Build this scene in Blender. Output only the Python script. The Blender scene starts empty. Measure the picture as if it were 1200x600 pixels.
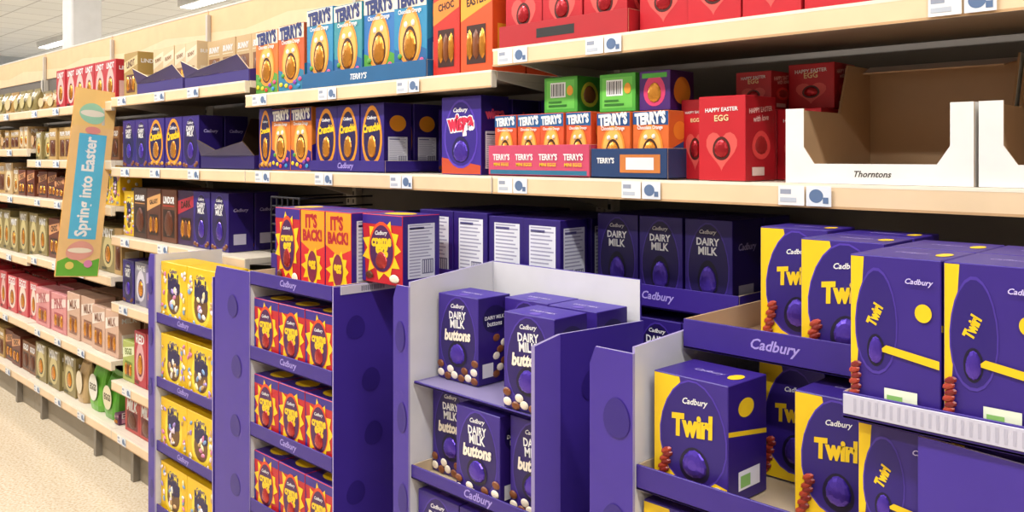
import bpy, math, random
from mathutils import Vector, Matrix
random.seed(7)
sc=bpy.context.scene
sc.view_settings.view_transform='Standard'
sc.view_settings.exposure=0.0

# ------------------------------------------------------------ materials
def s2l(c): return c/12.92 if c<=.04045 else ((c+.055)/1.055)**2.4
def hexl(h):
    h=h.lstrip('#'); return tuple(s2l(int(h[i:i+2],16)/255) for i in (0,2,4))
_M={}
def M(h,rough=.42,metal=0.0,var=.16,scale=14,emit=0):
    k=(h,rough,metal,emit)
    if k in _M: return _M[k]
    m=bpy.data.materials.new('surf_'+h.strip('#')); m.use_nodes=True
    nt=m.node_tree; p=nt.nodes['Principled BSDF']
    c=hexl(h)
    tc=nt.nodes.new('ShaderNodeTexCoord'); nz=nt.nodes.new('ShaderNodeTexNoise')
    nz.inputs['Scale'].default_value=scale
    mx=nt.nodes.new('ShaderNodeMix'); mx.data_type='RGBA'
    mx.inputs['A'].default_value=(*c,1); mx.inputs['B'].default_value=(*[v*(1-var) for v in c],1)
    nt.links.new(tc.outputs['Object'],nz.inputs['Vector'])
    nt.links.new(nz.outputs['Fac'],mx.inputs['Factor'])
    nt.links.new(mx.outputs['Result'],p.inputs['Base Color'])
    p.inputs['Roughness'].default_value=rough; p.inputs['Metallic'].default_value=metal
    if emit:
        p.inputs['Emission Color'].default_value=(*c,1); p.inputs['Emission Strength'].default_value=emit
    _M[k]=m; return m
PUR='#372083'; DPU='#1c0f4c'; LPU='#6c50bd'; YEL='#f2c818'; RED='#d01c2a'; ORA='#ee7f1a'; WHI='#eeecea'
KRA='#c4a27c'; KRB='#a88460'; BRO='#5a2b18'; TEA='#1c8fae'; GRE='#5fb548'; PIN='#e8909a'; NAV='#1d2a5c'; CRE='#e8d4b4'

# ------------------------------------------------------------ builder
class B:
    def __init__(s,name):
        s.name=name; s.V=[]; s.F=[]; s.I=[]; s.mats=[]; s.T=Matrix.Identity(4)
    def mi(s,m):
        if isinstance(m,str): m=M(m)
        if m not in s.mats: s.mats.append(m)
        return s.mats.index(m)
    def add(s,vs,fs,m):
        o=len(s.V); s.V+= [tuple(s.T@Vector(v)) for v in vs]
        i=s.mi(m)
        for f in fs: s.F.append([o+k for k in f]); s.I.append(i)
    def box(s,x0,x1,y0,y1,z0,z1,m,fm={},ch=.0012):
        c=[(x0+x1)/2,(y0+y1)/2,(z0+z1)/2]; hf=[abs(x1-x0)/2,abs(y1-y0)/2,abs(z1-z0)/2]
        ch=min(ch,min(hf)*.4)
        idx={}; vs=[]
        for sx in(-1,1):
            for sy in(-1,1):
                for sz in(-1,1):
                    for a in range(3):
                        sg=(sx,sy,sz)
                        v=[c[i]+sg[i]*(hf[i]-(0 if i==a else ch)) for i in range(3)]
                        idx[(sx,sy,sz,a)]=len(vs); vs.append(v)
        fs={k:[] for k in('x-','x+','y-','y+','z-','z+','e')}
        def put(key,loop):
            P=[Vector(vs[i]) for i in loop]; n=(P[1]-P[0]).cross(P[2]-P[0])
            ctr=sum(P,Vector())/len(P)-Vector(c)
            if n.dot(ctr)<0: loop=loop[::-1]
            fs[key].append(loop)
        for a in range(3):
            b_,c_=[i for i in range(3) if i!=a]
            for sg in(-1,1):
                L=[]
                for (p,q) in((-1,-1),(1,-1),(1,1),(-1,1)):
                    t=[0,0,0]; t[a]=sg; t[b_]=p; t[c_]=q; L.append(idx[(*t,a)])
                put('xyz'[a]+('+' if sg>0 else '-'),L)
        for a,b_ in((0,1),(0,2),(1,2)):
            c_=3-a-b_
            for p in(-1,1):
                for q in(-1,1):
                    def k(r,ax):
                        t=[0,0,0]; t[a]=p;t[b_]=q;t[c_]=r; return idx[(*t,ax)]
                    put('e',[k(-1,a),k(1,a),k(1,b_),k(-1,b_)])
        for sx in(-1,1):
            for sy in(-1,1):
                for sz in(-1,1): put('e',[idx[(sx,sy,sz,a)] for a in range(3)])
        for k,L in fs.items():
            if k=='e': s.add(vs,L,fm.get(k,m))
            else: s._sub(vs,L,fm.get(k,m))
    def _sub(s,vs,L,m):
        for f in L: s.add([vs[i] for i in f],[list(range(len(f)))],m)
    def prism(s,pts,n,m,mb=None,ms=None):
        P=[Vector(p) for p in pts]; n=Vector(n); k=len(P)
        nn=Vector()
        for i in range(k): nn+=P[i].cross(P[(i+1)%k])
        if nn.dot(n)>0: P=P[::-1]
        s.add(P,[list(range(k))],m)
        s.add([p+n for p in P],[list(range(k))[::-1]],mb or m)
        for i in range(k):
            j=(i+1)%k
            s.add([P[i],P[i]+n,P[j]+n,P[j]],[[0,1,2,3]],ms or m)
    def build(s,smooth=False):
        me=bpy.data.meshes.new(s.name); me.from_pydata(s.V,[],s.F); me.update()
        for m in s.mats: me.materials.append(m)
        me.polygons.foreach_set('material_index',s.I)
        if smooth: me.polygons.foreach_set('use_smooth',[True]*len(me.polygons))
        o=bpy.data.objects.new(s.name,me); sc.collection.objects.link(o); return o

_tc={}
def tmesh(t,sh=0,bold=.02):
    k=(t,sh,bold)
    if k in _tc: return _tc[k]
    cu=bpy.data.curves.new('txt','FONT'); cu.body=t; cu.align_x='CENTER'; cu.align_y='CENTER'
    cu.resolution_u=2; cu.offset=bold; cu.shear=sh; cu.space_line=.8
    ob=bpy.data.objects.new('txt',cu); sc.collection.objects.link(ob)
    dg=bpy.context.evaluated_depsgraph_get(); dg.update()
    ev=ob.evaluated_get(dg); me=ev.to_mesh()
    vs=[(v.co.x,v.co.y) for v in me.vertices]; fs=[list(p.vertices) for p in me.polygons]
    x0=min(v[0] for v in vs);x1=max(v[0] for v in vs);y0=min(v[1] for v in vs);y1=max(v[1] for v in vs)
    w=x1-x0; vs=[((v[0]-(x0+x1)/2)/w,(v[1]-(y0+y1)/2)/w) for v in vs]
    ev.to_mesh_clear(); bpy.data.objects.remove(ob); bpy.data.curves.remove(cu)
    _tc[k]=(vs,fs,(y1-y0)/w); return _tc[k]

class Face:
    def __init__(s,b,O,U,V,w,h):
        s.b=b;s.O=Vector(O);s.U=Vector(U);s.V=Vector(V);s.N=s.U.cross(s.V);s.w=w;s.h=h;s.l=0
    def P(s,u,v,o): return s.O+s.U*u*s.w+s.V*v*s.h+s.N*o
    def lay(s): s.l+=1; return s.l*.0003
    def poly(s,pts,m):
        o=s.lay(); P=[s.P(u,v,o) for u,v in pts]
        n=sum(((pts[i][0]*pts[(i+1)%len(pts)][1]-pts[(i+1)%len(pts)][0]*pts[i][1]) for i in range(len(pts))))
        if n<0: P=P[::-1]
        s.b.add(P,[list(range(len(P)))],m)
    def rect(s,a,b_,c,d,m): s.poly([(a,b_),(c,b_),(c,d),(a,d)],m)
    def ell(s,cu,cv,ru,rv,m,egg=.0,n=22,rot=0):
        pts=[]
        for i in range(n):
            t=2*math.pi*i/n; x=ru*math.cos(t)*(1-egg*math.sin(t)); y=rv*math.sin(t)
            X=x*s.w;Y=y*s.h
            X,Y=X*math.cos(rot)-Y*math.sin(rot),X*math.sin(rot)+Y*math.cos(rot)
            pts.append((cu+X/s.w,cv+Y/s.h))
        s.poly(pts,m)
    def star(s,cu,cv,ru,rv,m,n=12,inn=.72,seed=1):
        r=random.Random(seed); pts=[]
        for i in range(2*n):
            k=(1 if i%2==0 else inn)*r.uniform(.86,1.08); t=math.pi*i/n
            pts.append((min(.985,max(.015,cu+ru*k*math.cos(t))),min(.99,max(.01,cv+rv*k*math.sin(t)))))
        s.poly(pts,m)
    def text(s,t,cu,cv,wf,m,rot=0,sh=0,hs=1,bold=.02):
        vs,fs,a=tmesh(t,sh,bold); o=s.lay(); W=wf*s.w; c,si=math.cos(rot),math.sin(rot)
        P=[]
        for x,y in vs:
            x*=W;y*=W*hs
            P.append(s.P(cu+(x*c-y*si)/s.w,cv+(x*si+y*c)/s.h,o))
        s.b.add(P,fs,m)
    def dome(s,cu,cv,ru,rv,dep,m,n=12,k=4,egg=.15,rot=0):
        vs=[];fs=[]; o=s.l*.0003
        for j in range(k):
            a=(math.pi/2)*j/k; R=math.cos(a); H=math.sin(a)
            for i in range(n):
                t=2*math.pi*i/n
                X=ru*R*math.cos(t)*(1-egg*math.sin(t))*s.w; Y=rv*R*math.sin(t)*s.h
                X,Y=X*math.cos(rot)-Y*math.sin(rot),X*math.sin(rot)+Y*math.cos(rot)
                vs.append(s.P(cu+X/s.w,cv+Y/s.h,o+dep*H))
        vs.append(s.P(cu,cv,o+dep)); top=len(vs)-1
        for j in range(k-1):
            for i in range(n):
                fs.append([j*n+i,j*n+(i+1)%n,(j+1)*n+(i+1)%n,(j+1)*n+i])
        for i in range(n): fs.append([(k-1)*n+i,(k-1)*n+(i+1)%n,top])
        s.b.add(vs,fs,m)

FOIL=M('#5a3fb8',.22,.6); FOILY=M('#e0953a',.25,.7); FOILR=M('#b83a3a',.25,.6)
CH=M('#5c2c16',.35); CH2=M('#7c4422',.35); WC=M('#f1e2cc',.4); RB=M('#7c1f1c',.4); RB2=M('#a83a26',.4)
def faces(b,w,h,d):
    return (Face(b,(0,0,0),(1,0,0),(0,0,1),w,h),Face(b,(w,0,0),(0,1,0),(0,0,1),d,h),
            Face(b,(0,0,h),(1,0,0),(0,1,0),w,d),Face(b,(0,d,0),(0,-1,0),(0,0,1),d,h))
def nutri(F,u0=.12,v0=.12,u1=.88,v1=.9,bg='#e2e2ea'):
    F.rect(u0,v0,u1,v1,bg)
    n=17; V=v1-v0; L=F.l
    for i in range(n):
        v=v0+V*(i+.7)/(n+.4)
        e=u1-.05-(.22*(i*37%5)/5)*(u1-u0)
        if v<v0+.36*V: e=min(e,u0+.46*(u1-u0))
        F.l=L; F.rect(u0+.04,v,e,v+V*.022,'#a3a1b8')
    F.l=L; F.rect(u0+.04,v0+.90*V,u0+.6*(u1-u0),v0+.94*V,'#55508a')
    F.l=L; F.rect(u0+.52*(u1-u0),v0+.07*V,u1-.04,v0+.34*V,'#6c6a86')
    for i in range(5):
        F.l=L+1; a=u0+.55*(u1-u0)+i*.08*(u1-u0); F.rect(a,v0+.09*V,a+.03*(u1-u0),v0+.32*V,'#e9e9ee')
def carton(b,st,x,y,z,w,h,d,rot=0,seed=None):
    T0=b.T.copy(); b.T=Matrix.Translation((x,y,z))@Matrix.Rotation(rot,4,'Z')
    k=st.split(':')
    g=k[0]
    rr=random.Random(int(abs(x*1000)+abs(z*777)))
    if g=='creme':
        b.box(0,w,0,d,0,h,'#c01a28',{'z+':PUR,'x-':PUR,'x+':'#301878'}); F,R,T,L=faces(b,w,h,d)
        F.rect(.01,.86,.99,.99,PUR); F.poly([(.01,.01),(.1,.01),(.05,.6),(.01,.86)],PUR)
        F.star(.5,.50,.52,.46,YEL,11,.72,int(abs(x)*97)&7)
        F.ell(.5,.53,.32,.37,'#e04a1e',.1); F.ell(.5,.51,.29,.34,'#4a1450',.1)
        F.dome(.5,.34,.14,.13,.006,FOILR)
        F.text('creme',.5,.60,.5,YEL,.05,.1,1.2,.05); F.text('egg',.52,.48,.32,YEL,.05,.1,1.2,.05)
        F.text('Cadbury',.5,.73,.3,WHI,.05,.3)
        F.dome(.2,.11,.1,.055,.003,CH,10,2); F.dome(.82,.1,.12,.06,.003,WC,10,2); F.ell(.82,.1,.05,.03,ORA)
        nutri(R,.14,.1,.86,.88); T.ell(.5,.5,.3,.3,YEL)
    elif g=='back':
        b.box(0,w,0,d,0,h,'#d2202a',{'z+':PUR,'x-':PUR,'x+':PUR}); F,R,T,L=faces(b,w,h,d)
        F.poly([(.01,.99),(.99,.99),(.99,.55),(.5,.46),(.01,.58)],'#f09a1a'); F.star(.5,.28,.45,.26,YEL,10,.7,3)
        F.text("IT'S",.45,.86,.5,'#b0182a',.03,0,1.2,.05); F.text('BACK!',.5,.68,.8,'#b0182a',.03,0,1.2,.05)
        F.ell(.5,.28,.2,.2,'#7a1d40'); F.text('egg',.5,.3,.3,YEL,0,0,1.2,.05); nutri(R)
    elif g=='mini':
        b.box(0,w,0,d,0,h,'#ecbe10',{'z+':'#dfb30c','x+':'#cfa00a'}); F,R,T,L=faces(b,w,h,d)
        F.ell(.5,.50,.33,.42,'#fbdc3c',.12); F.ell(.5,.45,.24,.28,'#6a461c',.12)
        cols=['#ecd8e4','#d983a8','#7fa2cc','#efe3ae','#a68bd0','#e8e2d6','#c9a06a']
        for i in range(9):
            F.dome(rr.uniform(.34,.66),rr.uniform(.24,.6),.065,.04,.004,rr.choice(cols),8,2,.15,rr.uniform(0,3))
        F.text('Mini',.48,.70,.44,DPU,.08,.15,1.4,.06); F.text('eggs',.54,.55,.44,DPU,.08,.15,1.3,.06)
        F.text('Cadbury',.5,.86,.3,PUR,.05,.3)
        for i in range(24):
            u=rr.choice([rr.uniform(.05,.2),rr.uniform(.8,.95)]); v=rr.uniform(.05,.9)
            if i>15: u=rr.uniform(.1,.9); v=rr.uniform(.04,.14)
            F.dome(u,v,.05,.033,.003,rr.choice(cols),8,2,.15,rr.uniform(0,3))
        for i in range(10): R.dome(rr.uniform(.1,.9),rr.uniform(.05,.95),.09,.035,.002,rr.choice(cols),8,2,.1,rr.uniform(0,3))
    elif g=='buttons':
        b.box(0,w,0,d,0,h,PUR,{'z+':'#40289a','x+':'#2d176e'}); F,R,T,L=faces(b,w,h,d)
        F.ell(.5,.52,.45,.47,'#4c34a0',.12); F.ell(.5,.52,.43,.45,'#271460',.12)
        F.text('Cadbury',.5,.87,.34,WHI,.06,.3); F.text('DAIRY',.5,.77,.42,WHI,.06,0,1.2,.03);F.text('MILK',.5,.67,.36,WHI,.06,0,1.2,.03)
        F.ell(.5,.32,.23,.15,'#120830',.12); F.dome(.5,.32,.18,.12,.007,FOIL)
        F.text('buttons',.5,.54,.66,'#f6ead6',.08,.2,1.2,.05)
        for u,v,c in((.09,.07,1),(.26,.045,0),(.43,.07,1),(.6,.05,0),(.77,.07,1),(.92,.05,0),(.91,.15,1),(.08,.17,0),(.93,.25,0),(.33,.13,1),(.68,.14,0)):
            F.dome(u,v,.085,.045,.003,WC if c else CH2,12,2,0); 
        R.ell(.5,.74,.36,.16,DPU); R.text('DAIRY MILK',.5,.76,.6,WHI); R.text('buttons',.5,.69,.45,WHI); R.rect(.12,.08,.45,.24,WHI)
        for i in range(7): R.dome(.55+.12*(i%3),.10+.07*i,.11,.045,.002,WC if i%2 else CH2,10,2,0)
        T.text('DAIRY MILK',.5,.45,.5,'#cfc3ee'); T.ell(.5,.2,.1,.1,LPU)
    elif g in('twirl','twirlp'):
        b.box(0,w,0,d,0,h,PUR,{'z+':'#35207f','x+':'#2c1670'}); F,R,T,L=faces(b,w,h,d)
        if g=='twirl':
            F.poly([(.01,.01),(.99,.01),(.99,.15),(.62,.20),(.36,.99),(.01,.99)],YEL)
            F.ell(.54,.53,.45,.455,'#5238ac',.12);F.ell(.54,.53,.435,.44,'#2b1672',.12)
            F.ell(.57,.27,.20,.15,'#120830',.12); F.dome(.57,.28,.16,.12,.007,FOIL)
            F.text('Cadbury',.58,.80,.34,WHI,.08,.3)
            F.text('Twirl',.55,.60,.56,YEL,.12,.18,1.3,.06)
            for i in range(9): F.dome(.09+.03*(i%2)+.012*i,.05+.035*i,.085,.028,.004,RB if i%2 else RB2,8,2,0,.5)
            F.ell(.88,.1,.07,.05,WHI)
        else:
            F.poly([(.01,.01),(.05,.01),(.16,.99),(.01,.99)],YEL)
            F.ell(.30,.60,.24,.33,'#4c34a0',.1); F.ell(.30,.60,.225,.31,'#2b1672',.1); F.ell(.3,.42,.1,.1,'#120830'); F.dome(.3,.42,.08,.085,.004,FOIL)
            F.text('Twirl',.29,.64,.26,YEL,1.2,.18,1.3,.06)
            F.ell(.82,.68,.09,.055,YEL); F.poly([(.34,.42),(.99,.36),(.99,.41),(.42,.46)],YEL)
            F.rect(.4,.08,.76,.20,'#e9f0d8'); F.rect(.43,.09,.6,.16,'#8cc06a')
            F.text('Cadbury',.78,.86,.3,'#cfc3ee',0,.3)
            for i in range(6): F.dome(.06+.02*(i%2),.14+.035*i,.07,.022,.003,RB if i%2 else RB2,8,2,0,.4)
        R.poly([(.01,.58),(.99,.5),(.99,.54),(.01,.62)],YEL); R.ell(.45,.78,.2,.08,YEL); R.rect(.25,.10,.8,.26,'#ebe9f2'); R.rect(.3,.12,.55,.22,'#8cc06a')
        T.text('Cadbury',.5,.5,.4,'#a99ad8',0,.3); T.ell(.85,.5,.08,.16,YEL)
    elif g=='dairy':
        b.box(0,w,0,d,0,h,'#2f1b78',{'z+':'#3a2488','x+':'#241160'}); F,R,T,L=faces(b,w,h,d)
        F.ell(.5,.5,.44,.47,'#48309c',.12);F.ell(.5,.5,.42,.45,'#1e0f50',.12); F.ell(.5,.36,.22,.2,'#0e0628',.12); F.dome(.5,.34,.18,.16,.006,FOIL)
        F.text('Cadbury',.5,.86,.36,WHI,0,.3); F.text('DAIRY',.5,.76,.48,WHI,0,0,1.1,.03); F.text('MILK',.5,.66,.4,WHI,0,0,1.1,.03)
        for u,v in((.12,.07),(.26,.05),(.8,.06),(.9,.1)): F.dome(u,v,.09,.04,.003,CH2,8,2,0)
        R.text('Cadbury',.5,.7,.6,'#b9aee0',0,.3); R.rect(.2,.12,.7,.3,'#b6b0c6')
    elif g=='crunch':
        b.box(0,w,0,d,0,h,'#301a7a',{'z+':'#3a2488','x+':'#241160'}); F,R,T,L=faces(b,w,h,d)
        F.ell(.5,.52,.43,.45,'#e8941e',.12); F.ell(.5,.52,.35,.38,DPU,.12); F.dome(.5,.36,.17,.17,.006,FOILY)
        F.text('Cadbury',.5,.78,.4,WHI,0,.3); F.text('Crunchie',.5,.64,.74,YEL,.1,.1,1.3,.06)
        for i in range(6): F.dome(.1+.16*i,.07+.02*(i%2),.08,.04,.003,'#d99a2a' if i%2 else CH2,8,2,0)
        R.ell(.5,.7,.3,.12,'#e8941e'); nutri(R,.15,.08,.85,.5)
    elif g=='wispa':
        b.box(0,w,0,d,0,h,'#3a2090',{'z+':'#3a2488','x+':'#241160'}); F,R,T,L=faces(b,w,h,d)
        F.poly([(.01,.01),(.99,.01),(.99,.12),(.01,.22)],'#c44a2a'); F.ell(.5,.52,.42,.44,'#5a3cb8',.12); F.ell(.5,.52,.39,.41,'#321b84',.12)
        F.ell(.5,.32,.22,.17,DPU,.12); F.dome(.5,.3,.18,.14,.006,FOIL)
        F.text('Cadbury',.5,.82,.36,WHI,0,.3); F.text('wispa',.5,.64,.70,'#f8f0f4',.08,0,1.3,.14);F.text('wispa',.5,.64,.66,'#d8284a',.08,0,1.3,.08)
        R.text('wispa',.5,.76,.7,'#d8486a',.08,0,1.1,.08); nutri(R,.15,.08,.85,.55)
    elif g=='terry':
        c1,c2=k[1],k[2]; c3=k[3] if len(k)>3 else '#1b2a6a'
        b.box(0,w,0,d,0,h,c1,{'z+':c2,'x+':c2}); F,R,T,L=faces(b,w,h,d)
        F.poly([(.01,.01),(.99,.01),(.99,.30),(.7,.36),(.4,.28),(.01,.34)],c2)
        F.poly([(.01,.80),(.99,.78),(.99,.99),(.01,.99)],'#e4dccb' if c3=='#1b2a6a' else c3)
        F.ell(.5,.46,.35,.33,'#ee8f2e',.12); F.ell(.5,.46,.30,.28,'#f6b45a',.12); F.ell(.5,.38,.22,.2,'#3e1d10',.12); F.dome(.5,.37,.18,.17,.007,FOILY)
        F.dome(.38,.6,.05,.04,.004,'#f2efe8',8,2,0);F.dome(.6,.61,.05,.04,.004,'#f2efe8',8,2,0)
        F.text("TERRY'S",.5,.89,.86,c3 if c3=='#1b2a6a' else WHI,.05,0,1.5,.06); F.text('Chocolate Orange',.5,.74,.7,WHI,0,0,1.3)
        for u,v,c in((.12,.12,YEL),(.86,.18,'#d8427a'),(.2,.25,'#4f9538'),(.8,.08,'#2a8ac0'),(.5,.07,'#d8322a'),(.33,.1,YEL),(.66,.14,'#7a3aa8')):
            F.dome(u,v,.07,.035,.003,c,8,2,0)
        R.poly([(.01,.4),(.99,.6),(.99,.99),(.01,.99)],c1); R.rect(.2,.1,.75,.38,'#dfe4e8'); R.ell(.5,.7,.3,.14,'#ee8f2e'); T.text("TERRY'S",.5,.5,.7,WHI)
    elif g=='heart':
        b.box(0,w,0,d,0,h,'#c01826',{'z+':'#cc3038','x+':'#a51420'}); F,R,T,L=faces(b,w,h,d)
        pts=[]
        for i in range(26):
            t=2*math.pi*i/26; pts.append((.5+.021*16*math.sin(t)**3,.38+.016*(13*math.cos(t)-5*math.cos(2*t)-2*math.cos(3*t)-math.cos(4*t))))
        F.poly(pts,'#dc5650'); F.ell(.5,.38,.19,.14,'#4a140e',.1); F.dome(.5,.38,.15,.11,.006,M('#b0202a',.25,.5))
        F.text('HAPPY EASTER',.5,.84,.7,WHI,.03); F.text('EGG',.5,.74,.3,'#f0d8a0',.03)
        R.text('HAPPY EASTER',.5,.84,.76,'#ecc0b8',.1); R.text('with love',.5,.74,.5,'#ecc0b8',.1,.2); R.ell(.5,.42,.3,.17,'#d4403e',.1); R.dome(.5,.42,.2,.11,.003,M('#8a1c1c',.3)); R.rect(.2,.06,.6,.16,'#dcc4bc')
    elif g=='nutri':
        b.box(0,w,0,d,0,h,'#28136a',{'z+':'#3a2488'}); F,R,T,L=faces(b,w,h,d)
        nutri(F,.16,.08,.88,.92); nutri(R)
    elif g=='plain':
        b.box(0,w,0,d,0,h,k[1])
    elif g=='gen':
        va=hash_(k[1]+k[4])%3
        b.box(0,w,0,d,0,h,k[1]); F,R,T,L=faces(b,w,h,d)
        if va==0:
            F.ell(.5,.46,.36,.36,k[2],.12); F.ell(.5,.4,.22,.22,k[3],.12); F.dome(.5,.4,.17,.18,.006,FOILY)
            F.text(k[4],.5,.87,.7,WHI,0,0,1.1,.03); F.rect(.08,.04,.4,.1,k[3])
        elif va==1:
            F.poly([(.01,.55),(.99,.72),(.99,.92),(.01,.8)],k[2]); F.text(k[4],.5,.75,.6,k[3],.12,0,1.2,.04)
            F.rect(.2,.10,.8,.5,k[3])
            for i in range(3): F.dome(.3+.2*i,.3,.1,.16,.006,CH2 if i%2 else FOILY,8,3)
        else:
            F.rect(.12,.10,.88,.62,k[3]); F.dome(.5,.36,.28,.25,.008,CH,10,3,.15); F.rect(.3,.32,.7,.38,k[2])
            F.text(k[4],.5,.80,.74,WHI,0,.2,1.3,.04); F.rect(.12,.68,.88,.70,k[2])
        R.rect(.15,.1,.8,.5,k[2]); R.text(k[4],.5,.8,.7,WHI)
    elif g=='green':
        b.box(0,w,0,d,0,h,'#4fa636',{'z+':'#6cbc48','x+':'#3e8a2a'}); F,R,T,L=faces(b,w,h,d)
        F.rect(.08,.1,.92,.9,'#6cc04a'); F.rect(.2,.42,.66,.84,WHI); L0=F.l
        for i in range(8): F.l=L0; F.rect(.23+.05*i,.46,.25+.05*i+.01*(i%2),.8,'#222222')
        F.rect(.15,.16,.7,.22,'#2e6e22'); F.rect(.15,.27,.55,.32,'#2e6e22'); F.ell(.8,.6,.09,.14,'#f0a030',.1)
        R.ell(.5,.5,.35,.35,'#d8c83a',.1); R.dome(.5,.5,.25,.25,.005,CH2)
    elif g=='sweet':
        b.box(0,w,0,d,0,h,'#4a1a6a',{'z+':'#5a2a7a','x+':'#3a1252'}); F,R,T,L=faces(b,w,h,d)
        F.ell(.5,.5,.35,.4,'#d83a6a',.1); F.dome(.5,.45,.22,.26,.005,FOILY); F.rect(.1,.82,.9,.94,'#4fa636')
        R.ell(.5,.5,.35,.35,'#e08a2a',.1)
    b.T=T0
def hash_(s):
    v=0
    for c in s: v=(v*31+ord(c))&0xffff
    return v

def bag(b,x,y,z,w,h,d,m,m2,lab=''):
    vs=[];fs=[];n=16;rings=[(0,.85,.9),(.12,1,1),(.4,1.0,.95),(.65,.96,.7),(.85,.93,.3),(.9,.95,.08),(1,.97,.05)]
    for (t,sw,sd) in rings:
        for i in range(n):
            a=2*math.pi*i/n; ca,sa=math.cos(a),math.sin(a)
            px=math.copysign(abs(ca)**.5,ca)*w/2*sw; py=math.copysign(abs(sa)**.6,sa)*d/2*sd
            vs.append((x+w/2+px,y+d/2+py,z+h*t+.004*math.sin(i*2.3+t*9)*(.05<t<.95)))
    for j in range(len(rings)-1):
        for i in range(n): fs.append([j*n+i,j*n+(i+1)%n,(j+1)*n+(i+1)%n,(j+1)*n+i])
    fs.append(list(range(n))[::-1]); fs.append([ (len(rings)-1)*n+i for i in range(n)])
    b.add(vs,fs,m)
    F=Face(b,(x,y-.003,z),(1,0,0),(0,0,1),w,h)
    F.ell(.5,.45,.34,.26,m2); 
    if lab: F.text(lab,.5,.46,.5,'#4a3a20',0,0,1.2,.04)

def tray(b,x0,x1,y0,y1,z,lip,mo=PUR,mi='#c9b394',txt='Cadbury',back=None,txtc='#a594dc'):
    t=.004
    b.box(x0,x1,y0,y1,z,z+t,mi)
    b.box(x0,x1,y0,y0+t,z,z+lip,mo,{'y+':mi},.0006)
    b.box(x0,x1,y1-t,y1,z,z+(back or lip),mo,{'y-':mi},.0006)
    b.box(x0,x0+t,y0+t,y1-t,z,z+lip,mi,{'x-':mo},.0006)
    b.box(x1-t,x1,y0+t,y1-t,z,z+lip,mi,{'x+':mo},.0006)
    if txt:
        F=Face(b,(x0,y0,z),(1,0,0),(0,0,1),x1-x0,lip)
        F.text(txt,.5,.5,min(.3,.085/(x1-x0)),txtc,0,.3)

# ------------------------------------------------------------ room
XL,XR,YB,YF,ZC=-20,5,12,-3.2,3.5
def slab(name,x0,x1,y0,y1,z0,z1,m):
    b=B(name); b.box(x0,x1,y0,y1,z0,z1,m); return b.build()
def floor_mat():
    m=bpy.data.materials.new('speckled_vinyl_floor'); m.use_nodes=True; nt=m.node_tree; p=nt.nodes['Principled BSDF']
    tc=nt.nodes.new('ShaderNodeTexCoord')
    a=nt.nodes.new('ShaderNodeTexNoise'); a.inputs['Scale'].default_value=90; a.inputs['Detail'].default_value=4
    r=nt.nodes.new('ShaderNodeValToRGB'); e=r.color_ramp.elements
    e[0].position=.34; e[0].color=(*hexl('#c2ab8c'),1); e[1].position=.5; e[1].color=(*hexl('#d2c2a8'),1)
    x=e.new(.68); x.color=(*hexl('#ddd0ba'),1)
    v=nt.nodes.new('ShaderNodeTexVoronoi'); v.inputs['Scale'].default_value=38
    r2=nt.nodes.new('ShaderNodeValToRGB'); r2.color_ramp.elements[0].position=.08; r2.color_ramp.elements[0].color=(1,1,1,1)
    r2.color_ramp.elements[1].position=.14; r2.color_ramp.elements[1].color=(0,0,0,1)
    mx=nt.nodes.new('ShaderNodeMix'); mx.data_type='RGBA'; mx.inputs['B'].default_value=(*hexl('#b49c7c'),1)
    for n in(a,v): nt.links.new(tc.outputs['Object'],n.inputs['Vector'])
    nt.links.new(a.outputs['Fac'],r.inputs['Fac']); nt.links.new(v.outputs['Distance'],r2.inputs['Fac'])
    nt.links.new(r.outputs['Color'],mx.inputs['A']); nt.links.new(r2.outputs['Color'],mx.inputs['Factor'])
    nt.links.new(mx.outputs['Result'],p.inputs['Base Color']); p.inputs['Roughness'].default_value=.17
    return m
def ceil_mat():
    m=bpy.data.materials.new('ceiling_tiles'); m.use_nodes=True; nt=m.node_tree; p=nt.nodes['Principled BSDF']
    tc=nt.nodes.new('ShaderNodeTexCoord'); k=nt.nodes.new('ShaderNodeTexBrick'); k.offset=0
    k.inputs['Scale'].default_value=1; k.inputs['Brick Width'].default_value=.6; k.inputs['Row Height'].default_value=.6
    k.inputs['Mortar Size'].default_value=.012
    k.inputs['Color1'].default_value=(*hexl('#dfe4ea'),1);k.inputs['Color2'].default_value=(*hexl('#d8dee6'),1);k.inputs['Mortar'].default_value=(*hexl('#b3b8c0'),1)
    nt.links.new(tc.outputs['Object'],k.inputs['Vector']); nt.links.new(k.outputs['Color'],p.inputs['Base Color']); p.inputs['Roughness'].default_value=.8
    return m
slab('floor',XL,XR,YF,YB,-.1,0,floor_mat())
slab('ceiling',XL,XR,YF,YB,ZC,ZC+.1,ceil_mat())
slab('wall_left',XL-.1,XL,YF,YB,0,ZC,M('#b4bdc9',.7))
slab('wall_right',XR,XR+.1,YF,YB,0,ZC,M('#9a9894',.7))
slab('wall_back',XL,XR,YB,YB+.1,0,ZC,M('#b4bdc9',.7))
slab('wall_front',XL,XR,YF-.1,YF,0,ZC,M('#98938c',.7))

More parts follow.
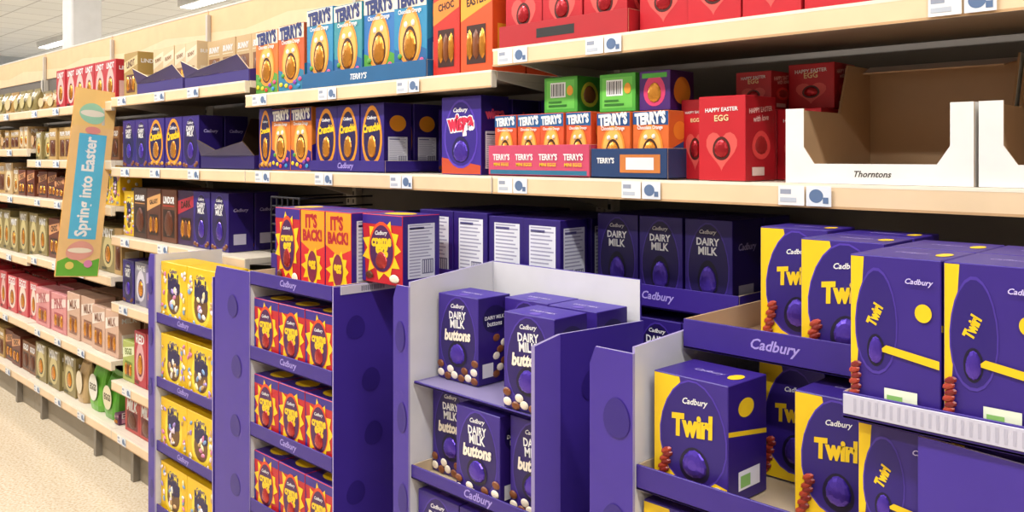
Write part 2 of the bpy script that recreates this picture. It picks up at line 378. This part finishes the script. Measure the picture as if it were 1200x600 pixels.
def light_fixture(x,y,L=2.4,pw=60,em=6.0):
    b=B('ceiling_light'); b.box(x-L/2,x+L/2,y-.11,y+.11,ZC-.09,ZC-.001,M('#e8eaee',.4))
    b.box(x-L/2+.03,x+L/2-.03,y-.08,y+.08,ZC-.10,ZC-.09,M('#ffffff',.5,0,0,1,em)); o=b.build()
    ld=bpy.data.lights.new('tube','AREA'); ld.shape='RECTANGLE'; ld.size=L-.1; ld.size_y=.15; ld.energy=pw; ld.color=(1,.985,.965)
    lo=bpy.data.objects.new('tube',ld); sc.collection.objects.link(lo); lo.location=(x,y,ZC-.115); lo.parent=o
for x in(-7.5,-4.7,-1.9,.9): light_fixture(x,.15,2.2,68)
for x in(-6.5,-2.6,1.3): light_fixture(x,-1.7,2.2,50)
for x in(-16,-11): light_fixture(x,.15,2.2,90)
for y in(5,9):
    for x in(-16,-10,-3): light_fixture(x,y,2.4,150)
w=bpy.data.worlds.new('world'); sc.world=w; w.use_nodes=True
w.node_tree.nodes['Background'].inputs[0].default_value=(.9,.95,1,1); w.node_tree.nodes['Background'].inputs[1].default_value=.5

# ------------------------------------------------------------ shelving
YS,YK=1.45,1.92
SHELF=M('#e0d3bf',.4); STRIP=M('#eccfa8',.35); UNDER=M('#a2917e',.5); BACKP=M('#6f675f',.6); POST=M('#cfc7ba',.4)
def label(F,u,wd):
    a=u/F.w; e=wd/F.w
    F.rect(a,.08,a+e,.92,WHI); F.rect(a+e*.08,.55,a+e*.5,.75,'#9aa0b0'); F.rect(a+e*.08,.22,a+e*.7,.4,'#c0c6d0')
    F.rect(a+e+.004/F.w,.08,a+2*e,.92,'#dfe4ea'); F.ell(a+1.45*e,.5,.26*e,.28,'#5d7498'); F.rect(a+1.7*e,.2,a+1.9*e,.45,'#5d7498')
def bay(x0,x1,zs,labels={},header=True,base=True,htop=2.13):
    b=B('supermarket_shelving_bay')
    b.box(x0,x1,YK,YK+.03,.0,1.95,BACKP)
    for x in(x0+.002,x1-.032):
        b.box(x,x+.03,YK-.03,YK,.0,1.95,POST)
        for i in range(60): 
            zz=.1+i*.03; b.add([(x+.01,YK-.0305,zz),(x+.02,YK-.0305,zz),(x+.02,YK-.0305,zz+.015),(x+.01,YK-.0305,zz+.015)],[[0,1,2,3]],'#3a3632')
    for z in zs:
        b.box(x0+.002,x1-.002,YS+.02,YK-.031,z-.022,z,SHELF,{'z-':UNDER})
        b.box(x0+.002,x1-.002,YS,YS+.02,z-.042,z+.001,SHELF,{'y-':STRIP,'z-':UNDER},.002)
        F=Face(b,(x0+.002,YS,z-.042),(1,0,0),(0,0,1),x1-x0-.004,.043)
        F.rect(.0,.86,1,1,'#f4e8d2'); F.rect(.0,0,1,.10,'#c8a074')
        for xx in labels.get(z,None) or [x0+.12+.36*i+random.uniform(-.05,.05) for i in range(3)]:
            label(F,xx-x0,.05)
        for xe in(x0+.004,x1-.010):
            b.prism([(xe,YS+.03,z-.022),(xe,YK-.03,z-.022),(xe,YK-.03,z-.10),(xe,YS+.25,z-.05)],(.006,0,0),SHELF)
    if base:
        b.box(x0+.002,x1-.002,YS+.04,YK,0,.12,M('#8f8370',.5))
        for k in(.2,1.0): b.box(x0+k,x0+k+.03,YS+.01,YS+.05,0,.14,M('#8c8478',.4,.5))
    b.build()
    if header:
        h=B('header_board')
        h.box(x0+.004,x1-.004,YK-.01,YK+.012,1.955,htop,M('#f0c693',.5))
        h.box(x0+.01,x0+.03,YK-.03,YK-.012,1.7,htop-.02,POST)
        F=Face(h,(x0+.004,YK-.01,1.955),(1,0,0),(0,0,1),x1-x0-.008,htop-1.955)
        F.poly([(.0,0),(1,0),(1,.35),(.6,.5),(.3,.3),(0,.4)],'#f3d3a6')
        h.box(x0+.004,x1-.004,YK-.012,YK+.014,htop,htop+.01,'#e6dfd2'); h.build()
lA=[-1.50,-1.12,-.76]
bay(-.27,.98,[1.682,1.37],{},True,False)
bay(-1.52,-.27,[1.682,1.37],{1.37:lA,1.682:[-1.5,-1.22,-.5]},True,False)
bay(-2.77,-1.52,[1.632,1.37],{1.37:[-2.7,-2.32,-1.93],1.632:[-2.72,-2.3,-1.9]},True,False)
bay(-4.02,-2.77,[1.684,1.37,1.06,.76,.405,.18])
bay(-5.27,-4.02,[1.67,1.40,1.19,.87,.487,.18])
for i in range(3):
    bay(-6.52-1.25*i,-5.27-1.25*i,[1.67,1.46,1.19,.85,.49,.18])
c=B('support_column'); c.box(-6.46,-6.26,2.0,2.2,0,ZC,M('#e4e3e1',.5),{},.01); c.box(-6.48,-6.24,1.98,2.22,0,.15,M('#b9b7b2',.5)); c.build()

def row(name,items,x,y,z,deep=2,gap=.003,jit=.006,yaw=.03):
    b=B(name)
    for (st,w_,h_,d_) in items:
        for j in range(deep):
            if y+j*(d_+.004)+d_>YK-.035: break
            carton(b,st,x+random.uniform(0,gap*.4),y+.004+j*(d_+.008)+random.uniform(0,jit),z,w_-gap,h_,d_,random.uniform(-yaw,yaw)*.5)
        x+=w_
    b.build()
SH=.0015
zA=1.37+SH
row('chocolate_egg_box_row',[('crunch',.09,.215,.1)],-2.763,1.49,zA)
row('chocolate_egg_box_row',[('terry:#d9772a:#2f1a78:#2f1a78',.125,.21,.1),('terry:#d9772a:#2f1a78:#2f1a78',.128,.21,.1)],-2.67,1.49,zA)
b=B('shelf_ready_tray'); tray(b,-2.385,-1.995,1.475,1.80,zA,.035,'#2f1c78'); b.build()
row('chocolate_egg_box_row',[('crunch',.122,.20,.1)]*3,-2.375,1.482,zA+.005,3)
row('chocolate_egg_box_row',[('dairy',.11,.19,.1)]*2,-1.985,1.66,zA,2)
b=B('chocolate_egg_box'); carton(b,'wispa',-1.752,1.485,zA,.155,.205,.1); b.build()
row('chocolate_egg_box_row',[('wispa',.15,.2,.1)],-1.752,1.60,zA,2)
row('chocolate_egg_box_row',[('dairy',.13,.2,.1),('dairy',.13,.2,.1)],-1.58,1.68,zA,1)
b=B('shelf_ready_tray'); tray(b,-1.555,-1.228,1.472,1.66,zA,.075,'#c84868',KRA,None)
F=Face(b,(-1.555,1.472,zA),(1,0,0),(0,0,1),.327,.075); F.rect(.02,.06,.98,.2,'#2a6c8c')
for i in range(4): F.text("TERRY'S",.14+.24*i,.62,.18,WHI,0,0,1.2,.03); F.text('MINI EGGS',.14+.24*i,.38,.16,YEL)
b.build()
row('orange_chocolate_box_row',[('terry:#d8522a:#1b6c9a:#1d5c96',.0785,.145,.08)]*4,-1.549,1.48,zA+.005,2)
b=B('shelf_ready_tray'); tray(b,-1.222,-1.02,1.472,1.66,zA,.065,'#1f3a66',KRA,None); 
F=Face(b,(-1.222,1.472,zA),(1,0,0),(0,0,1),.202,.065); F.text("TERRY'S",.2,.6,.24,WHI,0,0,1.2,.03); F.rect(.4,.2,.92,.8,'#c9783a'); F.rect(.48,.3,.84,.7,'#dfe0e4'); b.build()
row('orange_chocolate_box_row',[('terry:#d9672a:#1c4f8a:#1d4c86',.096,.14,.08)]*2,-1.217,1.48,zA+.005,2)
b=B('sweet_box'); carton(b,'green',-1.405,1.515,zA+.152,.105,.085,.09); b.build()
b=B('sweet_box'); carton(b,'green',-1.225,1.505,zA+.147,.10,.085,.09); carton(b,'sweet',-1.118,1.51,zA+.147,.08,.085,.09); b.build()
# red gift boxes
row('heart_gift_box_row',[('heart',.072,.168,.1)],-1.034,1.535,zA,3)
b=B('heart_gift_box'); carton(b,'heart',-.955,1.49,zA,.105,.168,.12); b.build()
row('heart_gift_box_row',[('heart',.095,.145,.11),('heart',.097,.145,.11)],-.955,1.63,zA,2)
b=B('heart_gift_box'); carton(b,'heart',-.955,1.635,zA+.147,.082,.08,.1); b.build()
b=B('heart_gift_box'); carton(b,'heart',-.868,1.70,zA+.147,.10,.095,.1); b.build()

def white_tray(x0,x1,y0,y1,z):
    b=B('cardboard_display_tray'); t=.004; W=M('#ebe8e2',.5)
    hs,hf,hb=.135,.035,.235
    a=.035
    pts=[(x0,z),(x1,z),(x1,z+hs),(x1-a,z+hs),(x1-a,z+hf+.03),(x1-a-.02,z+hf),(x0+a+.02,z+hf),(x0+a,z+hf+.03),(x0+a,z+hs),(x0,z+hs)]
    b.prism([(p,y0,q) for p,q in pts],(0,t,0),W,KRA,KRA)
    ym=y0+.22
    for xx,s_ in((x0,t),(x1,-t)):
        b.prism([(xx,y0+t,z),(xx,y1,z),(xx,y1,z+hb),(xx,ym+.04,z+hb),(xx,ym,z+hs+.0),(xx,y0+t,z+hs)],(s_,0,0),W,KRA,KRB)
    b.box(x0+t,x1-t,y1-t,y1,z,z+hb,KRA); b.box(x0+t,x1-t,y0+t,y1-t,z,z+t,KRA)
    b.prism([(x0+t,y1-t,z+hb),(x1-t,y1-t,z+hb),(x1-.03,y1-.10,z+hb-.02),(x0+.03,y1-.10,z+hb-.02)],(0,0,.003),KRA)
    F=Face(b,(x0,y0,z),(1,0,0),(0,0,1),x1-x0,hf); F.text('Thorntons',.5,.5,.2,'#3a332c',0,.3)
    b.build()
white_tray(-.755,-.437,1.468,1.84,zA)
white_tray(-.43,-.11,1.468,1.84,zA)

zT=1.632+SH
row('orange_chocolate_box_row',[('terry:#d9722a:#5a9a3e',.155,.22,.12),('terry:#c85a2a:#2a7a9a',.165,.225,.12)],-2.765,1.48,zT,2)
b=B('shelf_ready_tray'); tray(b,-2.43,-1.80,1.47,1.70,zT,.05,'#1a5c8c',KRA,"TERRY'S",None,WHI); b.build()
row('orange_chocolate_box_row',[('terry:#2a86b0:#1c5f98',.155,.25,.1),('terry:#3a8f9a:#1c5f98',.155,.245,.1),('terry:#2a6fb0:#4f9a38',.155,.25,.1),('terry:#2a86b0:#1c5f98',.15,.25,.1)],-2.423,1.478,zT+.005,2)
row('chocolate_egg_box_row',[('gen:#c42a1e:#e8862e:#3a1a10:CHOC',.11,.25,.12),('gen:#d8501e:#e8a12e:#3a1a10:EASTER',.125,.25,.12)],-1.79,1.48,zT,2)
zT1=1.682+SH
b=B('shelf_ready_tray'); tray(b,-1.515,-1.12,1.47,1.80,zT1,.055,'#b0222a',KRA,None); 
F=Face(b,(-1.515,1.47,zT1),(1,0,0),(0,0,1),.395,.055); F.rect(.32,.3,.62,.7,'#2a2a2a'); b.build()
row('heart_gift_box_row',[('heart',.125,.2,.12)]*3,-1.507,1.477,zT1+.005,2)
row('heart_gift_box_row',[('heart',.125,.17,.12)]*6,-1.11,1.49,zT1,1)

zT3=1.684+SH
row('chocolate_egg_box_row',[('gen:#a98a4a:#d2bc88:#5a2b18:LINDT',.16,.2,.1)],-4.0,1.49,zT3,2)
def open_case(x0,x1,y0,y1,z,hf,hb,mo,mi=KRA,txt=None,name='shelf_ready_tray'):
    b=B(name); t=.004
    b.box(x0,x1,y0,y1,z,z+t,mi); b.box(x0,x1,y0,y0+t,z,z+hf,mo,{'y+':mi},.0006)
    b.box(x0,x1,y1-t,y1,z,z+hb,mo,{'y-':mi},.0006)
    for x,n in((x0,t),(x1,-t)):
        ym=y0+(y1-y0)*.45
        b.prism([(x,y0+t,z+t),(x,y1-t,z+t),(x,y1-t,z+hb),(x,ym+.05,z+hb),(x,ym,z+hf*1.1+.02),(x,y0+t,z+hf)],(n,0,0),mo,mi,mi)
    if txt=='flap':
        b.prism([(x0,y0-.001,z+hf),(x1,y0-.001,z+hf),(x1-.02,y0-.035,z+hf+.05),(x0+.16,y0-.02,z+hf+.02),(x0+.05,y0-.04,z+hf+.06)],(0,.003,.002),mo,mo,mi)
    return b.build()
open_case(-3.80,-3.34,1.48,1.84,zT3,.05,.17,'#3a2c78',CRE,'flap')
row('chocolate_bunny_box_row',[('gen:#d9be94:#e6d4b4:#8a5a34:BUNNY',.11,.2,.1)]*4,-3.79,1.54,zT3+.005,2)
open_case(-3.32,-2.80,1.48,1.84,zT3,.045,.15,'#3a2c78',CRE,'flap')
row('chocolate_bunny_box_row',[('gen:#c9a878:#e6d4b4:#8a5a34:BUNNY',.12,.19,.1)]*4,-3.31,1.56,zT3+.005,2)
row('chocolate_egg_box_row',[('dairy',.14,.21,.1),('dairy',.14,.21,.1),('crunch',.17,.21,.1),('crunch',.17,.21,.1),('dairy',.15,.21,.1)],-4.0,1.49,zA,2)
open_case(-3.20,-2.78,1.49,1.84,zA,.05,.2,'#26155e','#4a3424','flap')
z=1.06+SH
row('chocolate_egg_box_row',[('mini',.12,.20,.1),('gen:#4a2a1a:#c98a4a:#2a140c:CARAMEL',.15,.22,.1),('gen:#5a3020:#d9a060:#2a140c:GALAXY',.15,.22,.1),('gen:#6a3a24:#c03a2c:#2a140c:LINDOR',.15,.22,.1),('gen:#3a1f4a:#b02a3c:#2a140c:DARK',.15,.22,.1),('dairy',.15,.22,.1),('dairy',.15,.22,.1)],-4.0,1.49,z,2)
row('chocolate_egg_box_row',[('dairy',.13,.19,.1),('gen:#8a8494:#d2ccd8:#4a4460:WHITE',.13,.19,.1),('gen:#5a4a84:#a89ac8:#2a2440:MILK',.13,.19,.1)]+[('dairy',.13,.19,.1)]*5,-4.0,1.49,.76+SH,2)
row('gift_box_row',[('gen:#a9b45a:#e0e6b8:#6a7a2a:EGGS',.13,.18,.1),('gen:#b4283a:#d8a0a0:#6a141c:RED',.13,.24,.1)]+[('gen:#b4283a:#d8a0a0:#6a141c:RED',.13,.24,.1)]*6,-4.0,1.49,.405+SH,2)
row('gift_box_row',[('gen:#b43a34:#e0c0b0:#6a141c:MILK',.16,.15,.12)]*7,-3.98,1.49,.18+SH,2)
def mixed(x0,x1,z,h,pal,seed,wmin=.1,wmax=.17,name='easter_gift_box_row',bags=0):
    r=random.Random(seed); b=B(name); x=x0+.015; p=None; left=0
    while x<x1-.06:
        if left<=0: p=r.choice(pal); left=r.choice([1,2,3]); W0=r.uniform(wmin,wmax); H0=h*r.uniform(.75,1); isbag=r.random()<bags
        left-=1
        w_=min(W0,x1-.01-x); hh=H0
        if isbag:
            bag(b,x,1.5,z,w_-.006,hh,.08,M(p[0],.3),p[1]); bag(b,x,1.6,z,w_-.006,hh,.08,M(p[0],.3),p[1])
        else:
            for j in range(2): carton(b,'gen:%s:%s:%s:%s'%(p[0],p[1],p[2],p[3]),x,1.49+j*.12+r.uniform(0,.02),z,w_-.006,hh,.1)
        x+=w_+r.choice([0,0,.02])
    b.build()
PB=[('#7a4a2a','#c8a070','#3a1c0e','GOLD'),('#b89458','#e0cca0','#6a4020','TRUFFLE'),('#6a3220','#d09060','#2a120a','CHOC')]
PR=[('#b42a34','#deb0a8','#5a1018','LINDT'),('#c84a50','#e6d2c4','#7a1820','EGGS'),('#981c2c','#d89080','#4a0c14','RED')]
PP=[('#d48a8a','#ebd0c8','#a84a50','PINK'),('#cfa890','#ebdacc','#8a5a44','MILK'),('#c86a5e','#e2b8a4','#5a2018','CARAMEL')]
PG=[('#a88248','#d8c090','#5a3a18','GOLD'),('#8a7a4a','#c8b880','#3a3a18','MINT'),('#c0a070','#e0d0b0','#7a5a34','NUT')]
row('heart_gift_box_row',[('gen:#b42a34:#deb0a8:#5a1018:LINDT',.14,.2,.1)]*6,-4.92,1.49,1.67+SH,2)
mixed(-5.27,-4.93,1.67+SH,.12,PG,3,bags=1,name='chocolate_egg_bags')
mixed(-5.27,-4.02,1.40+SH,.18,PG+PB,4)
mixed(-5.27,-4.30,1.19+SH,.15,PB,5); row('mini_egg_box_row',[('mini',.12,.2,.1)]*2,-4.27,1.49,1.19+SH,1)
mixed(-5.27,-4.02,.87+SH,.26,PB+PG,6,.12,.2)
mixed(-5.27,-4.02,.487+SH,.26,PP,8,.16,.24)
mixed(-5.27,-4.50,.18+SH,.26,PG,9,.16,.24,bags=.3)
b=B('bunny_sweet_bag'); bag(b,-4.47,1.5,.18+SH,.17,.25,.1,M('#6cb23a',.3),'#e3dfd0','EGGS')
bag(b,-4.28,1.5,.18+SH,.16,.22,.1,M('#59a030',.3),'#e0d4b0','EGGS'); b.build()
row('gift_box_row',[('gen:#5a2a4a:#c890a0:#2a1020:EGG',.05,.05,.1)],-4.1,1.49,.18+SH,2)
for i in range(3):
    x1=-5.27-1.25*i; x0=x1-1.25
    mixed(x0,x1,1.67+SH,.14,PG,30+i,bags=1,name='chocolate_egg_bags')
    mixed(x0,x1,1.46+SH,.13,PB+PG,40+i,.07,.11,bags=.6)
    mixed(x0,x1,1.19+SH,.19,PB+PG,50+i)
    mixed(x0,x1,.85+SH,.25,PG+PP,60+i)
    mixed(x0,x1,.49+SH,.27,PR,70+i,.14,.2)
    mixed(x0,x1,.18+SH,.22,PB+PR,80+i)

b=B('hanging_sign')
b.T=Matrix.Translation((-4.10,1.372,1.30))@Matrix.Rotation(math.radians(-6),4,'X')
W,H=.185,.85
b.box(0,.006,-W/2,W/2,-H/2,H/2,M('#e2a44c',.4),{'x+':'#eec384','x-':'#eec384'})
for sgn in(0,1):
    F=Face(b,(.006,-W/2,-H/2),(0,1,0),(0,0,1),W,H) if sgn==0 else Face(b,(0,W/2,-H/2),(0,-1,0),(0,0,1),W,H)
    F.rect(.02,.8,.98,.995,'#efc67c'); F.poly([(.02,.005),(.98,.005),(.98,.10),(.6,.07),(.3,.11),(.02,.08)],'#6cb23a')
    F.rect(.20,.2,.84,.76,'#5ab8dc')
    F.text('Spring into Easter',.52,.48,2.45,WHI,math.pi/2,0,1.15,.03)
    F.ell(.45,.87,.3,.055,'#9accb0',.12,20,-.3); F.ell(.45,.87,.28,.018,'#e6dfd0'); F.ell(.5,.78,.18,.02,'#e0908a')
    F.ell(.5,.14,.32,.05,'#e2a090',.12,20,.2); F.ell(.5,.14,.28,.014,'#efe2c8'); F.ell(.3,.06,.1,.02,'#e6d26a'); F.ell(.72,.07,.1,.02,'#e08ab0')
b.T=Matrix.Identity(4); b.box(-4.099,-4.093,1.435,1.449,1.56,1.64,POST); b.build()

# ------------------------------------------------------------ cardboard displays
WHB=M('#dcd9dc',.6); PU=M('#442e96',.4)
def flange(b,x0,x1,y,z1,ang=0,shape='flat',z0=0.0):
    w_=x1-x0
    T0=b.T.copy(); b.T=Matrix.Translation((x0,y,0))
    if shape=='L': pts=[(0,z0),(w_,z0),(w_,z1),(.012,z1-.0),(0,z1-.03)]
    elif shape=='R': pts=[(0,z0),(w_,z0),(w_,z1-.05),(w_-.02,z1-.01),(.02,z1),(0,z1)]
    else: pts=[(0,z0),(w_,z0),(w_,z1),(0,z1)]
    b.prism([(p,0,q) for p,q in pts],(0,.005,0),PU,PU,'#a99ccc')
    F=Face(b,(0,0,0),(1,0,0),(0,0,1),w_,z1)
    r=random.Random(int(x0*100))
    for i in range(6):
        F.ell(r.uniform(.35,.65),.1+i*.16,min(.3,.03/w_),.03,'#33207c',.12)
    b.T=T0
def side_panel(b,x,y0,y1,zf,zb,t,inner_plus,z0=0.0):
    pts=[(x,y0,z0),(x,y1,z0),(x,y1,zb),(x,y0,zf)]
    n=(-t,0,0) if inner_plus else (t,0,0)
    b.prism(pts,n,WHB,PU,'#a99ccc')
    if not inner_plus:
        F=Face(b,(x+t,y0,0),(0,1,0),(0,0,1),y1-y0,zf)
        r=random.Random(int(x*100)+5)
        for i in range(7): F.ell(r.uniform(.25,.75),.12+i*.13,.12,.028,'#33207c',.12)
def stand(x0,x1,yf,yb,trays,zl,zr,fl=None,fr=None,lip=.035,back=1.16):
    b=B('cardboard_display_stand')
    side_panel(b,x0,yf,yb,zl[0],zl[1],.005,True); side_panel(b,x1,yf,yb,zr[0],zr[1],.005,False)
    b.box(x0,x1,yb-.005,yb,0,back,PU,{'y-':WHB},.001)
    b.box(x0+.001,x1-.001,yf+.004,yb-.006,0,.02,PU)
    for z in trays: tray(b,x0+.001,x1-.001,yf+.002,yb-.006,z,lip)
    if fl: flange(b,fl[0],x0,yf-.005,fl[1],0,'L')
    if fr: flange(b,x1,fr[0],yf-.005,fr[1],0,'R')
    b.build()
mz=[.89-.035-.003,.672-.038,.454-.038,.236-.038,.022]
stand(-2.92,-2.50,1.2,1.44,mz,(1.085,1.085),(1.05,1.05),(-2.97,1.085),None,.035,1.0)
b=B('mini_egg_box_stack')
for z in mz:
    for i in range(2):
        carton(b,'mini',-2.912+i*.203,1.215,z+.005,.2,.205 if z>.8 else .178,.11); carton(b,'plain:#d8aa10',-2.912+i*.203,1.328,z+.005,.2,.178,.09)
b.build()
cz=[1.052,.838,.62,.402,.185,.022]
b=B('cardboard_display_stand')
x0,x1,yf,yb=-2.26,-1.84,1.2,1.44
side_panel(b,x0,yf,yb,1.09,1.09,.005,True); side_panel(b,x1,yf,yb,1.09,1.09,.005,False)
b.box(x0,x1,yb-.005,yb,0,1.09,PU,{},.001)
for z in cz: tray(b,x0+.001,x1-.001,yf-.002,yb-.006,z,.04)
flange(b,-2.475,x0,yf-.004,1.088,0,'L')
b.box(x1+.0055,x1+.0075,yf+.02,yb-.01,1.068,1.09,'#cfcbd8')
F=Face(b,(x1+.0075,yf+.02,1.068),(0,1,0),(0,0,1),.21,.022); L0=F.l
for i in range(12): F.l=L0; F.rect(.3+.03*i,.2,.315+.03*i,.8,'#5a5a6a')
b.build()
b=B('chocolate_egg_box_stack')
for z in cz[1:5]:
    for i in range(3):
        carton(b,'creme',-2.253+i*.1365,1.208,z+.005,.134,.172,.1); carton(b,'plain:#301878',-2.253+i*.1365,1.312,z+.005,.134,.17,.1)
b.build()
b=B('chocolate_egg_box_row')
for st,xx,ww in(('creme',-2.245,.135),('back',-2.105,.12),('back',-1.98,.12),): carton(b,st,xx,1.27,1.057,ww,.215,.14)
b.build()
b=B('chocolate_egg_box'); carton(b,'creme',-1.853,1.30,1.096,.17,.175,.12,.0)
b.build()
def rear_stack(x0,x1,y0,y1,ztop,st,n,w_,name):
    b=B('shelf_ready_tray_stack'); k=B(name)
    z=ztop; first=True
    while z>0.0:
        tray(b,x0,x1,y0,y1,z,.05)
        if not first:
            for i in range(n): carton(k,st,x0+.006+i*w_,y0+.006,z+.005,w_-.003,.185,.11); 
        first=False
        z-=.215
    b.box(x0+.02,x1-.02,y0+.13,y1-.01,0,ztop-.001,M('#1c0f4c',.6)); b.build()
    if n: k.build()
rear_stack(-1.83,-1.31,1.452,1.86,1.075,'nutri',0,.14,'chocolate_egg_box_stack') 
row('chocolate_egg_box_row',[('nutri',.14,.195,.1),('nutri',.13,.195,.1),('nutri',.125,.19,.1),('nutri',.12,.19,.1)],-1.822,1.46,1.081,3,.004)
rear_stack(-1.295,-.90,1.55,1.86,1.085,'dairy',3,.125,'chocolate_egg_box_stack')
row('chocolate_egg_box_row',[('dairy',.122,.195,.12)]*3,-1.285,1.562,1.091,2,.006)
row('chocolate_egg_box_row',[('nutri',.13,.2,.1),('creme',.13,.2,.1)],-2.40,1.47,1.057,1)
b=B('shelf_ready_tray_stack'); 
for z in (.2,.41,.62,.83,1.045): tray(b,-2.6,-1.85,1.455,1.86,z,.05)
b.box(-2.58,-1.87,1.47,1.84,0,1.043,M('#1c0f4c',.6)); b.build()
row('chocolate_egg_box_row',[('crunch',.13,.2,.1)]*3,-2.1,1.62,1.051,1)
b=B('wire_basket_stack')
for zz in (1.10,1.13,1.16,1.19,1.22,1.25,1.28):
    b.box(-2.60,-2.42,1.455,1.46,zz,zz+.006,'#1c1a24'); b.box(-2.602,-2.596,1.455,1.74,zz,zz+.006,'#1c1a24'); b.box(-2.424,-2.418,1.455,1.74,zz,zz+.006,'#1c1a24')
for i in range(6): b.box(-2.60+.035*i,-2.595+.035*i,1.453,1.458,1.095,1.285,'#1c1a24')
b.build()

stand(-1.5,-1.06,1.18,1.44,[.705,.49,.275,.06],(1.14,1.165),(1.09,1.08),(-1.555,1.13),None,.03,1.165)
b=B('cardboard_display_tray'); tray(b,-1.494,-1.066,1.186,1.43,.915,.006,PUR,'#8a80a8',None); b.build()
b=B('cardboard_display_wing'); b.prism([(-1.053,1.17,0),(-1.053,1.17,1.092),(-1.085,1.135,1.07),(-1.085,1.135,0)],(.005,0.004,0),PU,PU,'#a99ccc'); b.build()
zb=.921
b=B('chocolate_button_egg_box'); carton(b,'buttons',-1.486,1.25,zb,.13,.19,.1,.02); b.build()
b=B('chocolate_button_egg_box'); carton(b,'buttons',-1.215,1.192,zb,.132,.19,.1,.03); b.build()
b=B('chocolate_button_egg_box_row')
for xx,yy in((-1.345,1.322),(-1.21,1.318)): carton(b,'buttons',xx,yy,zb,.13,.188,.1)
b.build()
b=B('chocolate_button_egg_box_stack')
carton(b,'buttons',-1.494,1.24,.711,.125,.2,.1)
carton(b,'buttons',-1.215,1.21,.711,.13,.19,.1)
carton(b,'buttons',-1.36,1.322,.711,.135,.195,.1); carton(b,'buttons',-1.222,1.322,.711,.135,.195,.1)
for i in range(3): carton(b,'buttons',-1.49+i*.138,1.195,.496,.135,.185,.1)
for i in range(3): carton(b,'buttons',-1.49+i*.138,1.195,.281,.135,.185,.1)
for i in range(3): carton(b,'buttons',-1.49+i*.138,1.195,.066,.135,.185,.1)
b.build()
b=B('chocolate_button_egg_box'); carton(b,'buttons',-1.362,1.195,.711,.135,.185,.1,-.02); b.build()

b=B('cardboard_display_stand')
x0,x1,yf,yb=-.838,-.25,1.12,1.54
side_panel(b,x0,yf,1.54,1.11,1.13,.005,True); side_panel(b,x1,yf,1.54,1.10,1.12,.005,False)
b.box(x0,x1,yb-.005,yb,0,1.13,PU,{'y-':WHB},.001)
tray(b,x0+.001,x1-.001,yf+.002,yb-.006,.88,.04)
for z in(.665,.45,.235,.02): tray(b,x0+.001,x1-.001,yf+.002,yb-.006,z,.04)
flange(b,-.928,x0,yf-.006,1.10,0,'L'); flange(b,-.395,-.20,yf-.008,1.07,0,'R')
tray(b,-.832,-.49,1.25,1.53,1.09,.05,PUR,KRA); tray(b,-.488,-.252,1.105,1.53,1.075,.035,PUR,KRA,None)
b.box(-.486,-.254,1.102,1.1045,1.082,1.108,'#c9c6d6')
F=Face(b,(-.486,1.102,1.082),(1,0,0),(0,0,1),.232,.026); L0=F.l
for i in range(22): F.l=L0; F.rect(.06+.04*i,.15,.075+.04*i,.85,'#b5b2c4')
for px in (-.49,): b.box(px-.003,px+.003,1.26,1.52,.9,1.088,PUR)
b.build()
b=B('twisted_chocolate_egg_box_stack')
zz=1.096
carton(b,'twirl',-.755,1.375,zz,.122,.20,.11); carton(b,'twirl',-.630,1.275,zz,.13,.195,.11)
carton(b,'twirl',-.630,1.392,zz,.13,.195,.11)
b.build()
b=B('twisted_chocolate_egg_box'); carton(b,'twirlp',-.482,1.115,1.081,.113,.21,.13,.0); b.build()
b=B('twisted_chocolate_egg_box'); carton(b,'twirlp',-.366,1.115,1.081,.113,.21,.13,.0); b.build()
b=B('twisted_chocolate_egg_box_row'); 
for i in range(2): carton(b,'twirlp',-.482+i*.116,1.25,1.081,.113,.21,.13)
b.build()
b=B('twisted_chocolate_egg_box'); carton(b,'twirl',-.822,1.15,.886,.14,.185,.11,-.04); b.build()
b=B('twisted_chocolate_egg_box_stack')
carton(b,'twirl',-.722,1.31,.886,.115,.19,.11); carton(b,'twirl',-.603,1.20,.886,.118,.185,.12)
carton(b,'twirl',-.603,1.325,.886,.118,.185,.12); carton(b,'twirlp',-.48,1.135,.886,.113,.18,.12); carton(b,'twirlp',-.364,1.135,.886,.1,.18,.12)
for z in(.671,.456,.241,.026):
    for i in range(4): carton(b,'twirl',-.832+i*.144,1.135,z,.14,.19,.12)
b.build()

cam=bpy.data.cameras.new('camera'); co=bpy.data.objects.new('camera',cam); sc.collection.objects.link(co); sc.camera=co
cam.sensor_width=36; cam.lens=30; cam.shift_y=-(300-183)/1200
co.location=(0,0,1.42); co.rotation_euler=(math.radians(90),0,math.radians(45))
cam.clip_start=.05
